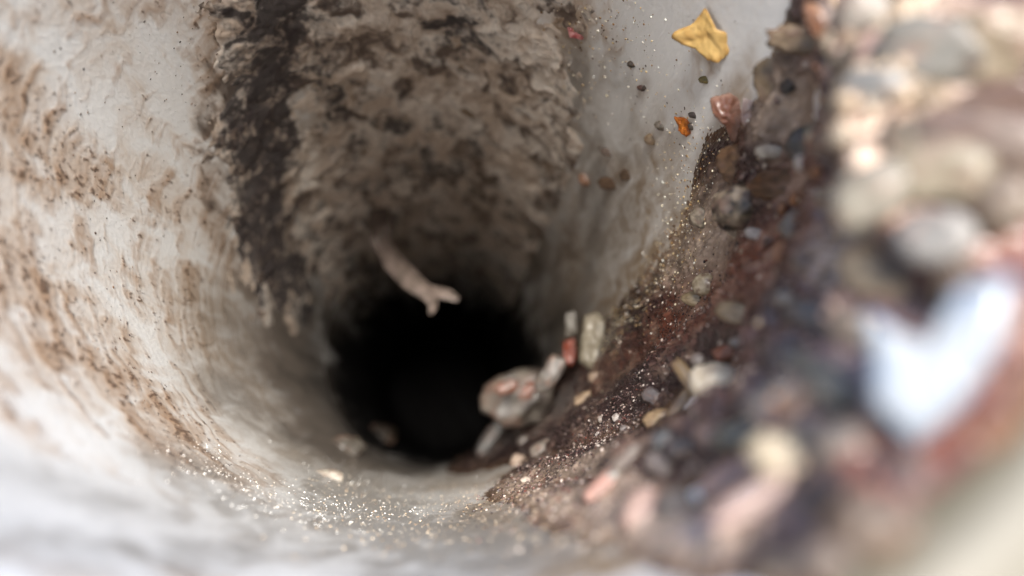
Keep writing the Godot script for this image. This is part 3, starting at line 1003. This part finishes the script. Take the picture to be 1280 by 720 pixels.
	stone("cream_chip", [38.20, -6.38, -52.37, 9, -42, -48], [2.24, 1.46, 0.87], "slab", "9b8f7c", "817160", "cream chip under the left side of the conglomerate stone", "chip")
	stone("cream_crumb", [38.71, -0.39, -57.35, 15, -41, 66], [1.43, 1.63, 0.86], "crumb", "988c7a", "736555", "cream crumb at the upper left corner of the conglomerate stone", "crumb")
	stone("white_stone", [38.08, -0.84, -41.88, 17, -45, 74], [1.60, 3.19, 0.96], "pebble", "89837b", "746a5f", "upright whitish pebble between the folded flake and the dark stone", "pebble")
	flake("long_shard", [34.95, 1.27, -23.76, 21, -56, -24], [Vector2(-2.48, 2.78), Vector2(-1.24, 2.38), Vector2(0.40, 0.71), Vector2(1.63, -0.82), Vector2(2.15, -2.59), Vector2(0.99, -2.39), Vector2(-0.56, -0.60), Vector2(-1.86, 1.21)], 1.20, 0.50, "4a2e1e", "61493a", "long red brown shell like shard pointing up beside the dark gap", "shard", 0.30, 0.22)
	flake("pink_shard", [30.55, -3.78, -15.09, 21, -49, -19], [Vector2(-1.45, 1.94), Vector2(-0.82, 1.80), Vector2(0.36, 0.28), Vector2(1.06, -1.31), Vector2(1.01, -2.50), Vector2(0.46, -1.30), Vector2(-0.41, 0.01)], 0.90, 0.30, "675750", "6f645f", "narrow pink shard along the right edge of the shell like shard", "shard", 0.45, 0.22)
	stone("tan_lump", [37.71, 7.04, -33.76, 26, -47, 64], [2.72, 5.44, 1.09], "lump", "6e604f", "514335", "tan dirt lump left of the shell like shard", "lump")
	stone("tan_lump", [38.08, 6.21, -39.95, 24, -45, 19], [4.33, 4.33, 1.30], "lump", "70614d", "58493a", "tan dirt lump below left of the small black stone", "lump")
	stone("grey_pebble", [34.48, -7.76, -23.73, 13, -48, 67], [2.23, 3.27, 1.34], "angular", "544f49", "423d37", "blurred grey pebble right of the greenish pebble", "pebble")
	stone("brown_slab", [27.94, -14.00, -10.05, 8, -48, 71], [1.92, 5.85, 1.15], "slab", "322217", "25170e", "tall orange brown slab under the shell like shard", "slab")
	stone("grey_pebble", [37.24, -10.64, -35.81, 7, -45, 30], [3.06, 3.24, 1.83], "pebble", "66625e", "524d48", "round grey pebble below the long amber lump", "pebble")
	stone("tan_stone", [31.64, -17.10, -24.20, 1, -44, 59], [1.72, 2.30, 1.03], "angular", "625449", "4b3d32", "tan pebble below the round grey pebble", "pebble")
	stone("cream_pebble", [30.25, -19.73, -24.40, -3, -42, 71], [1.28, 1.99, 0.77], "angular", "766d63", "635a51", "cream pebble alone on the dark maroon sediment", "pebble")
	stone("tan_stone", [33.33, -17.86, -41.49, -2, -39, 67], [2.27, 4.36, 1.36], "angular", "7c6b54", "61533f", "upright tan stone on the dark sediment above the orange topped chip", "stone")
	stone("rust_pebble", [34.75, -15.69, -37.39, 1, -42, -1], [1.07, 1.07, 0.64], "pebble", "857262", "675547", "tiny pink tan pebble left of the lone cream pebble", "pebble")
	stone("rust_pebble", [34.38, -14.89, -40.41, 2, -41, -1], [1.03, 1.03, 0.62], "pebble", "7d6758", "5e493c", "tiny tan pebble at the top of the red sediment", "pebble")
	stone("white_crumb", [34.08, -15.25, -43.36, 1, -40, -1], [0.66, 0.74, 0.40], "crumb", "999391", "867c77", "white dot of a crumb between the tan stone and the gritty wall", "crumb")
	stone("glassy_pebble", [37.31, -10.86, -60.83, 4, -39, 20], [3.18, 2.94, 1.76], "glossy", "928774", "605443", "wet translucent looking tan pebble at the foot of the gritty wall", "pebble")
	stone("tan_stone", [37.05, -12.17, -63.65, 2, -38, 75], [2.00, 4.01, 1.20], "glossy", "82745c", "5d4e3c", "upright wet tan stone left of the translucent looking pebble", "stone")
	stone("grey_pebble", [30.40, -21.46, -21.50, -4, -43, 71], [2.29, 4.04, 1.37], "angular", "554f4b", "413c38", "long blurred grey pebble at the left edge of the pale debris", "pebble")
	stone("grey_pebble", [28.78, -24.31, -21.23, -8, -41, 36], [2.25, 2.25, 1.35], "angular", "544f4d", "433f3e", "blurred bluish grey pebble right of the white oval pebble", "pebble")
	stone("white_oval_pebble", [29.98, -25.17, -37.76, -0, -25, 76], [4.18, 6.00, 3.34], "pebble", "b2a99a", "9e907d", "white cream oval pebble standing in the middle of the sediment", "pebble")
	stone("orange_chip", [32.50, -21.47, -42.80, -1, -32, 17], [2.68, 1.72, 1.03], "slab", "703e27", "512f21", "orange brick chip lying on top of the white oval pebble", "chip")
	stone("grey_crumb", [33.01, -20.68, -41.53, -5, -39, 3], [1.27, 1.11, 0.67], "crumb", "706a64", "595049", "grey crumb right above the orange brick chip", "crumb")
	stone("tan_shard", [31.17, -24.52, -48.41, -5, -29, 33], [1.83, 8.12, 1.10], "slab", "786448", "5b4a36", "long tan shard leaning beside the white oval pebble", "shard")
	stone("tan_shard", [29.57, -26.65, -49.08, -7, -27, -35], [1.63, 5.29, 0.98], "slab", "7e6a53", "614f3d", "tan shard with a pale edge below the long tan shard", "shard")
	stone("tan_shard", [28.24, -27.73, -52.35, -8, -25, 22], [3.39, 2.33, 1.40], "pebble", "887357", "6b5742", "knobbly tan stone at the lower left end of the tan shards", "stone")
	stone("grey_crumb", [31.90, -21.60, -49.07, -7, -36, 34], [1.58, 1.58, 0.95], "crumb", "7f756e", "635851", "grey pink crumb at the top of the long tan shard", "crumb")
	stone("slate_pebble", [29.82, -24.81, -59.89, -11, -32, 58], [2.09, 2.79, 1.26], "angular", "575152", "423c3b", "small slate grey pebble above the knobbly tan stone", "pebble")
	stone("blue_grey_stone", [22.01, -29.84, -29.86, -18, -29, 25], [2.24, 1.79, 1.08], "angular", "2c2d2f", "1e1e21", "dark blue grey stone below the knobbly tan stone", "stone")
	stone("blue_grey_stone", [22.58, -30.40, -26.99, -18, -30, 17], [2.84, 2.13, 1.28], "angular", "212022", "151416", "near black blue stone right of the dark blue grey stone", "stone")
	stone("pink_pebble", [23.85, -29.55, -24.38, -16, -33, 58], [2.19, 2.59, 1.31], "angular", "5d4d48", "473833", "pink brown pebble between the dark blue stones and the pink slab", "pebble")
	stone("white_pebble", [28.19, -27.04, -72.41, -14, -29, 6], [1.18, 1.31, 0.71], "pebble", "a19a96", "887e76", "small white pebble on the black gritty sediment", "pebble")
	stone("white_pebble", [27.80, -27.08, -80.16, -14, -27, 6], [1.13, 1.13, 0.68], "pebble", "938c86", "7c726a", "smaller pale pebble just left of the small white pebble", "pebble")
	stone("grey_pebble", [27.56, -28.61, -65.27, -15, -29, 7], [1.21, 1.09, 0.66], "pebble", "736c6a", "5a514e", "grey pebble dot just below the small white pebble", "pebble")
	stone("white_pebble", [26.58, -29.27, -77.27, -16, -26, 6], [0.81, 0.81, 0.49], "crumb", "9f9994", "837973", "pale dot of a pebble low on the black gritty sediment", "pebble")
	stone("tan_chip", [32.55, -22.27, -117.60, -1, -16, 25], [5.78, 3.47, 2.08], "angular", "887661", "695847", "tan angular chip with a pointed tip at the left edge of the black grit", "chip")
	stone("tan_pebble", [34.45, -17.96, -117.71, -6, -30, 58], [2.71, 3.10, 1.63], "pebble", "7e6d5e", "615347", "tan pebble between the standing grey chip and the tan angular chip", "pebble")
	flake("grey_chip", [35.96, -9.18, -127.93, 7, -14, -1], [Vector2(-1.69, 5.57), Vector2(1.44, 6.25), Vector2(2.98, 4.15), Vector2(2.40, -1.73), Vector2(2.01, -5.52), Vector2(-0.75, -6.22), Vector2(-2.98, -4.50), Vector2(-2.43, 0.00)], 1.40, 0.10, "6c6558", "534c40", "upright rectangular grey chip standing at the edge of the dark hole", "chip", 0.45, 0.22)
	flake("red_chip", [34.94, -8.06, -151.97, 6, -12, -1], [Vector2(-1.59, 1.60), Vector2(1.22, 2.79), Vector2(1.78, -1.99), Vector2(0.57, -4.37), Vector2(-1.62, -3.58)], 1.20, 0.10, "6e3221", "562317", "brick red chip standing left of the upright grey chip", "chip", 0.45, 0.22)
	flake("grey_chip", [35.05, -2.57, -150.83, 9, -12, -1], [Vector2(-1.19, 3.20), Vector2(1.21, 4.00), Vector2(1.59, -1.59), Vector2(-1.21, -2.80)], 1.20, 0.10, "4b4640", "5e5952", "grey chip standing on top of the brick red chip", "chip", 0.45, 0.22)
	stone("grey_clump", [23.99, -19.02, -178.27, 2, -8, 34], [22.69, 17.83, 12.48], "broken", "544e48", "352e29", "large blurred grey clump of dirt at the lower right edge of the black hole", "clump")
	stone("red_chip", [19.58, -17.43, -155.64, 4, -7, 15], [7.22, 3.85, 2.31], "broken", "5d3222", "412c22", "blurred brick red chip on the left of the grey clump", "chip")
	stone("red_chip", [23.91, -18.93, -146.92, 3, -9, 39], [5.96, 3.90, 2.34], "broken", "643728", "442e24", "blurred brick red chip on the right of the grey clump", "chip")
	stone("grey_stone", [26.31, -16.48, -124.47, 4, -14, -31], [4.82, 10.05, 2.89], "slab", "4a4541", "393430", "blurred grey slab rising behind the grey clump towards the red chip", "slab")
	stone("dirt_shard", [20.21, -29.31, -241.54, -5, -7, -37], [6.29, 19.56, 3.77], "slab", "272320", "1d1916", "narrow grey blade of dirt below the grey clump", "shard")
	stone("pale_pebble", [19.59, -34.56, -124.86, -21, -17, 4], [3.55, 3.55, 2.13], "pebble", "897b6f", "716256", "pale pink tan pebble alone on the floor right of the hole", "pebble")
	stone("grey_pebble", [22.93, -31.66, -111.79, -19, -21, 26], [5.44, 2.90, 1.74], "pebble", "625b55", "4a433d", "flat grey pebble right of the pale tan floor pebble", "pebble")
	stone("grey_pebble", [24.14, -30.79, -159.40, -18, -20, 5], [3.41, 3.41, 2.05], "pebble", "524c49", "3e3934", "small grey pebble above the pale tan floor pebble", "pebble")
	stone("white_pebble", [16.63, -35.67, -80.66, -23, -16, 13], [1.66, 1.11, 0.66], "pebble", "90857b", "756a60", "small pale pebble below the pale tan floor pebble", "pebble")
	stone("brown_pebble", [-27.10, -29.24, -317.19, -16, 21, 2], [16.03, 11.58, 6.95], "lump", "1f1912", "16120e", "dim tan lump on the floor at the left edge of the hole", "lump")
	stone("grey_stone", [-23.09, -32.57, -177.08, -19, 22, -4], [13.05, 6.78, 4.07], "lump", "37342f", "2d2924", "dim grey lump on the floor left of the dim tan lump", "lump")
	stone("grey_stone", [-15.89, -36.67, -110.74, -23, 18, -5], [5.90, 2.78, 1.67], "pebble", "6f6a62", "5c564e", "pale grey flat pebble on the floor below the dim lumps", "pebble")
	stone("pink_shard", [18.60, -33.34, -34.85, -30, -29, -43], [1.61, 4.66, 0.96], "slab", "967469", "795d54", "long pink brick shard lying on the floor at the foot of the sediment", "shard")
	stone("grey_shard", [20.24, -31.27, -33.89, -20, -26, -44], [1.27, 3.49, 0.76], "slab", "60564f", "483f39", "grey brown shard at the upper end of the long pink brick shard", "shard")
	stone("white_crumb", [19.31, -32.55, -34.34, -21, -24, 28], [1.35, 0.74, 0.44], "crumb", "858581", "6f6b65", "white crumb where the grey brown and pink shards meet", "crumb")
	stone("pink_pebble", [18.13, -34.33, -21.82, -17, -21, -25], [2.55, 3.70, 1.53], "angular", "877167", "725b53", "blurred pink pebble at the bottom right of the long pink shard", "pebble")
	stone("grey_pebble", [19.65, -33.87, -18.86, -23, -28, 26], [2.75, 2.63, 1.58], "angular", "544e49", "423e3a", "blurred grey pebble right of the blurred pink pebble", "pebble")
	stone("grey_pebble", [21.47, -31.59, -28.71, -20, -28, 57], [1.75, 2.62, 1.05], "angular", "59504c", "423b38", "blurred brownish grey pebble above the blurred pink pebble", "pebble")
	stone("pink_slab", [23.62, -31.59, -17.95, -10, -28, 32], [6.67, 2.18, 1.53], "slab", "8b746b", "785b54", "large blurred pink brick slab in the near sediment", "slab")
	stone("pink_slab", [18.89, -32.40, -6.03, -13, -27, 34], [4.71, 1.28, 0.77], "slab", "6d5c57", "5f4d49", "pale pink slab lying just below the large pink slab", "slab")
	stone("lilac_slab", [19.26, -33.99, -11.77, -14, -24, 32], [4.03, 1.51, 0.91], "slab", "706666", "5f5757", "pale lilac grey slab at the lower left of the pale pink slab", "slab")
	stone("red_stone", [23.50, -32.17, -18.37, -11, -27, 28], [3.55, 0.83, 0.50], "slab", "4a3129", "3c251e", "dark red sliver between the two pink slabs", "sliver")
	stone("cream_stone", [20.84, -30.46, -7.06, -9, -30, 58], [2.28, 3.20, 1.37], "angular", "746c5d", "665d4e", "cream yellow stone at the right end of the pink slabs", "stone")
	stone("olive_stone", [24.78, -29.55, -21.80, -16, -35, 27], [3.89, 2.21, 1.32], "angular", "585346", "474236", "olive grey stone behind the large pink slab", "stone")
	stone("orange_stone", [21.97, -28.08, -7.60, -8, -33, -42], [0.91, 2.38, 0.55], "slab", "402c20", "332117", "orange brown shard above the cream yellow stone", "shard")
	stone("blue_grey_stone", [21.55, -27.84, -8.79, -8, -32, -54], [1.14, 3.31, 0.68], "slab", "3b3b3b", "2d2d2d", "blue grey shard left of the orange brown shard", "shard")
	stone("slate_slab", [22.05, -29.56, -6.83, -17, -38, 70], [1.51, 2.67, 0.91], "angular", "2e2c2c", "222021", "dark slate stone right of the cream yellow stone", "stone")
	stone("grey_pebble", [23.53, -27.58, -6.54, -4, -34, 75], [2.09, 2.55, 1.25], "angular", "575650", "454540", "pale green grey pebble left of the big white chip", "pebble")
	stone("green_stone", [23.62, -26.39, -8.24, -11, -40, 67], [1.42, 2.83, 0.85], "angular", "32332c", "252620", "green grey stone between the pale debris and the pale green grey pebble", "stone")
	stone("salmon_stone", [23.36, -29.08, -3.59, -7, -36, 42], [1.97, 1.80, 1.08], "angular", "5d473c", "4c372e", "salmon pink stone at the lower left corner of the big white chip", "stone")
	stone("grey_pebble", [22.18, -29.80, -4.10, -17, -40, 30], [2.47, 1.57, 0.94], "angular", "4c4844", "3d3936", "blurred grey stone left of the salmon pink stone", "stone")
	stone("purple_stone", [22.29, -31.34, -3.83, -19, -40, 22], [4.36, 2.38, 0.95], "lump", "241e1e", "1a1515", "dim purple grey lump below the blurred grey stone", "lump")
	flake("big_white_chip", [24.51, -27.27, -1.25, -0, -38, 0], [Vector2(-1.97, 3.34), Vector2(-1.10, 1.93), Vector2(0.08, 1.32), Vector2(1.34, 3.42), Vector2(3.39, 3.74), Vector2(2.57, 1.07), Vector2(1.03, -1.26), Vector2(-0.79, -2.87), Vector2(-2.15, -1.18)], 2.20, 0.18, "71757a", "576474", "big bright white chip with a notched top, the brightest piece of the near debris", "chip", 0.30, 0.04)
	stone("tan_stone", [21.11, -32.67, -0.33, -13, -35, 66], [2.84, 3.41, 1.70], "angular", "473c33", "3b3027", "large blurred tan stone near the lower right edge of the pipe mouth", "stone")
	stone("grey_pebble", [19.43, -33.94, -0.77, -25, -37, 23], [2.11, 1.76, 1.06], "angular", "443d36", "37312b", "blurred beige stone at the bottom edge left of the large tan stone", "stone")
	stone("tan_stone", [18.98, -34.40, -2.74, -26, -35, 26], [2.62, 1.50, 0.90], "angular", "4a4138", "3c332c", "flat blurred beige stone at the bottom edge below the pink slabs", "stone")
	stone("purple_pebble", [23.01, -30.95, -1.02, -18, -43, 60], [1.61, 1.83, 0.97], "angular", "322b2b", "262121", "round mauve pebble below the tip of the big white chip", "pebble")
	stone("blue_grey_stone", [29.77, -10.19, -10.73, 19, -41, 74], [3.14, 4.04, 1.89], "angular", "525251", "444445", "round pale blue grey stone beside the dark gap at upper right", "stone")
	stone("grey_white_stone", [26.96, -17.66, -7.93, 11, -39, 22], [4.79, 3.59, 2.15], "angular", "59554d", "4c4841", "large pale grey white stone in the middle of the near debris", "stone")
	stone("white_stone", [31.24, -3.43, -13.40, 26, -42, 6], [3.73, 3.11, 1.87], "angular", "68635d", "58524d", "white stone cut by the top edge above the dark gap", "stone")
	stone("blue_grey_stone", [32.76, -8.28, -9.96, 21, -45, 70], [4.51, 6.77, 2.71], "angular", "4f4d49", "42403c", "large blurred blue grey stone near the top right", "stone")
	stone("cream_stone", [35.25, -8.40, -8.68, 21, -48, 65], [4.84, 5.50, 2.90], "angular", "61584a", "54493b", "large cream stone at the top right", "stone")
	stone("cream_stone", [29.45, -16.99, -6.29, 12, -43, 79], [3.42, 5.86, 2.05], "angular", "5f594d", "544c3f", "tall cream yellow stone above the pale blue stone", "stone")
	stone("pale_blue_stone", [28.99, -20.32, -6.11, 7, -42, 67], [3.14, 3.80, 1.88], "angular", "595755", "4d4c4b", "pale blue white stone above the big white chip", "stone")
	stone("tan_stone", [31.44, -11.92, -8.67, 17, -44, 36], [2.34, 2.34, 1.40], "angular", "554836", "463929", "ochre tan stone between the top cream and blue grey stones", "stone")
	stone("pink_stone", [31.98, -15.60, -6.41, 13, -46, 66], [4.95, 7.43, 2.97], "angular", "4d413a", "3e332d", "large pinkish tan stone below the top cream stone", "stone")
	stone("pink_stone", [35.36, -12.36, -7.44, 16, -48, 78], [2.57, 6.17, 1.54], "angular", "4c3d35", "3e2e27", "pink brown stone cut by the right edge", "stone")
	stone("beige_stone", [31.55, -19.04, -4.88, 9, -46, 30], [3.24, 3.24, 1.94], "angular", "51483f", "433b32", "beige stone cut by the right edge above the dark red gap", "stone")
	stone("beige_stone", [28.64, -21.19, -10.20, 5, -39, 67], [3.13, 4.69, 1.88], "angular", "534b40", "443c33", "tall beige stone left of the top of the big white chip", "stone")
	stone("tan_stone", [29.50, -14.48, -8.24, 14, -42, 14], [3.08, 3.08, 1.85], "angular", "4f473e", "413a31", "tan stone between the blue grey and cream yellow stones", "stone")
	stone("brown_stone", [30.20, -22.60, -6.40, 4, -43, 42], [2.80, 3.27, 1.68], "angular", "3b322a", "2b241d", "brownish stone behind the notch of the big white chip", "stone")
	stone("grey_pebble", [26.12, -24.20, -9.04, -7, -44, 67], [2.17, 2.96, 1.30], "angular", "46413a", "37322c", "blurred olive grey stone left of the tall beige stone", "stone")
	var hanging := Node3D.new()
	enter(hanging, "peeling_film")
	hanging.position = Vector3(-18.08, 35.68, -196.53) / 1000.0
	tag(hanging, "pale tan forked strip of peeling film hanging from the roof before the black hole", "film")
	solid(ribbon_mesh(3, [Vector3(0.42, -0.35, 18.40), Vector3(1.16, -3.89, 5.43), Vector3(5.74, -13.31, 10.00), Vector3(12.40, -20.93, 15.11), Vector3(19.10, -26.70, 18.56)], [9.0, 7.6, 6.4, 5.6, 5.6], 0.60, Vector3(0.66, 0.63, 0.42), tone_of("6b5e57"), tone_of("382f28")), finish(0.6), "strip", hanging)
	solid(ribbon_mesh(5, [Vector3(17.22, -25.16, 17.70), Vector3(21.37, -25.33, 20.06), Vector3(25.25, -27.08, 21.03)], [4.0, 3.4, 1.6], 0.50, Vector3(0.66, 0.63, 0.42), tone_of("6b5e57"), tone_of("382f28")), finish(0.6), "prong", hanging)
	solid(ribbon_mesh(6, [Vector3(17.68, -25.16, 17.74), Vector3(18.22, -28.50, 18.12), Vector3(17.35, -30.97, 17.53)], [3.8, 3.0, 1.4], 0.50, Vector3(0.66, 0.63, 0.42), tone_of("6b5e57"), tone_of("382f28")), finish(0.6), "prong", hanging)
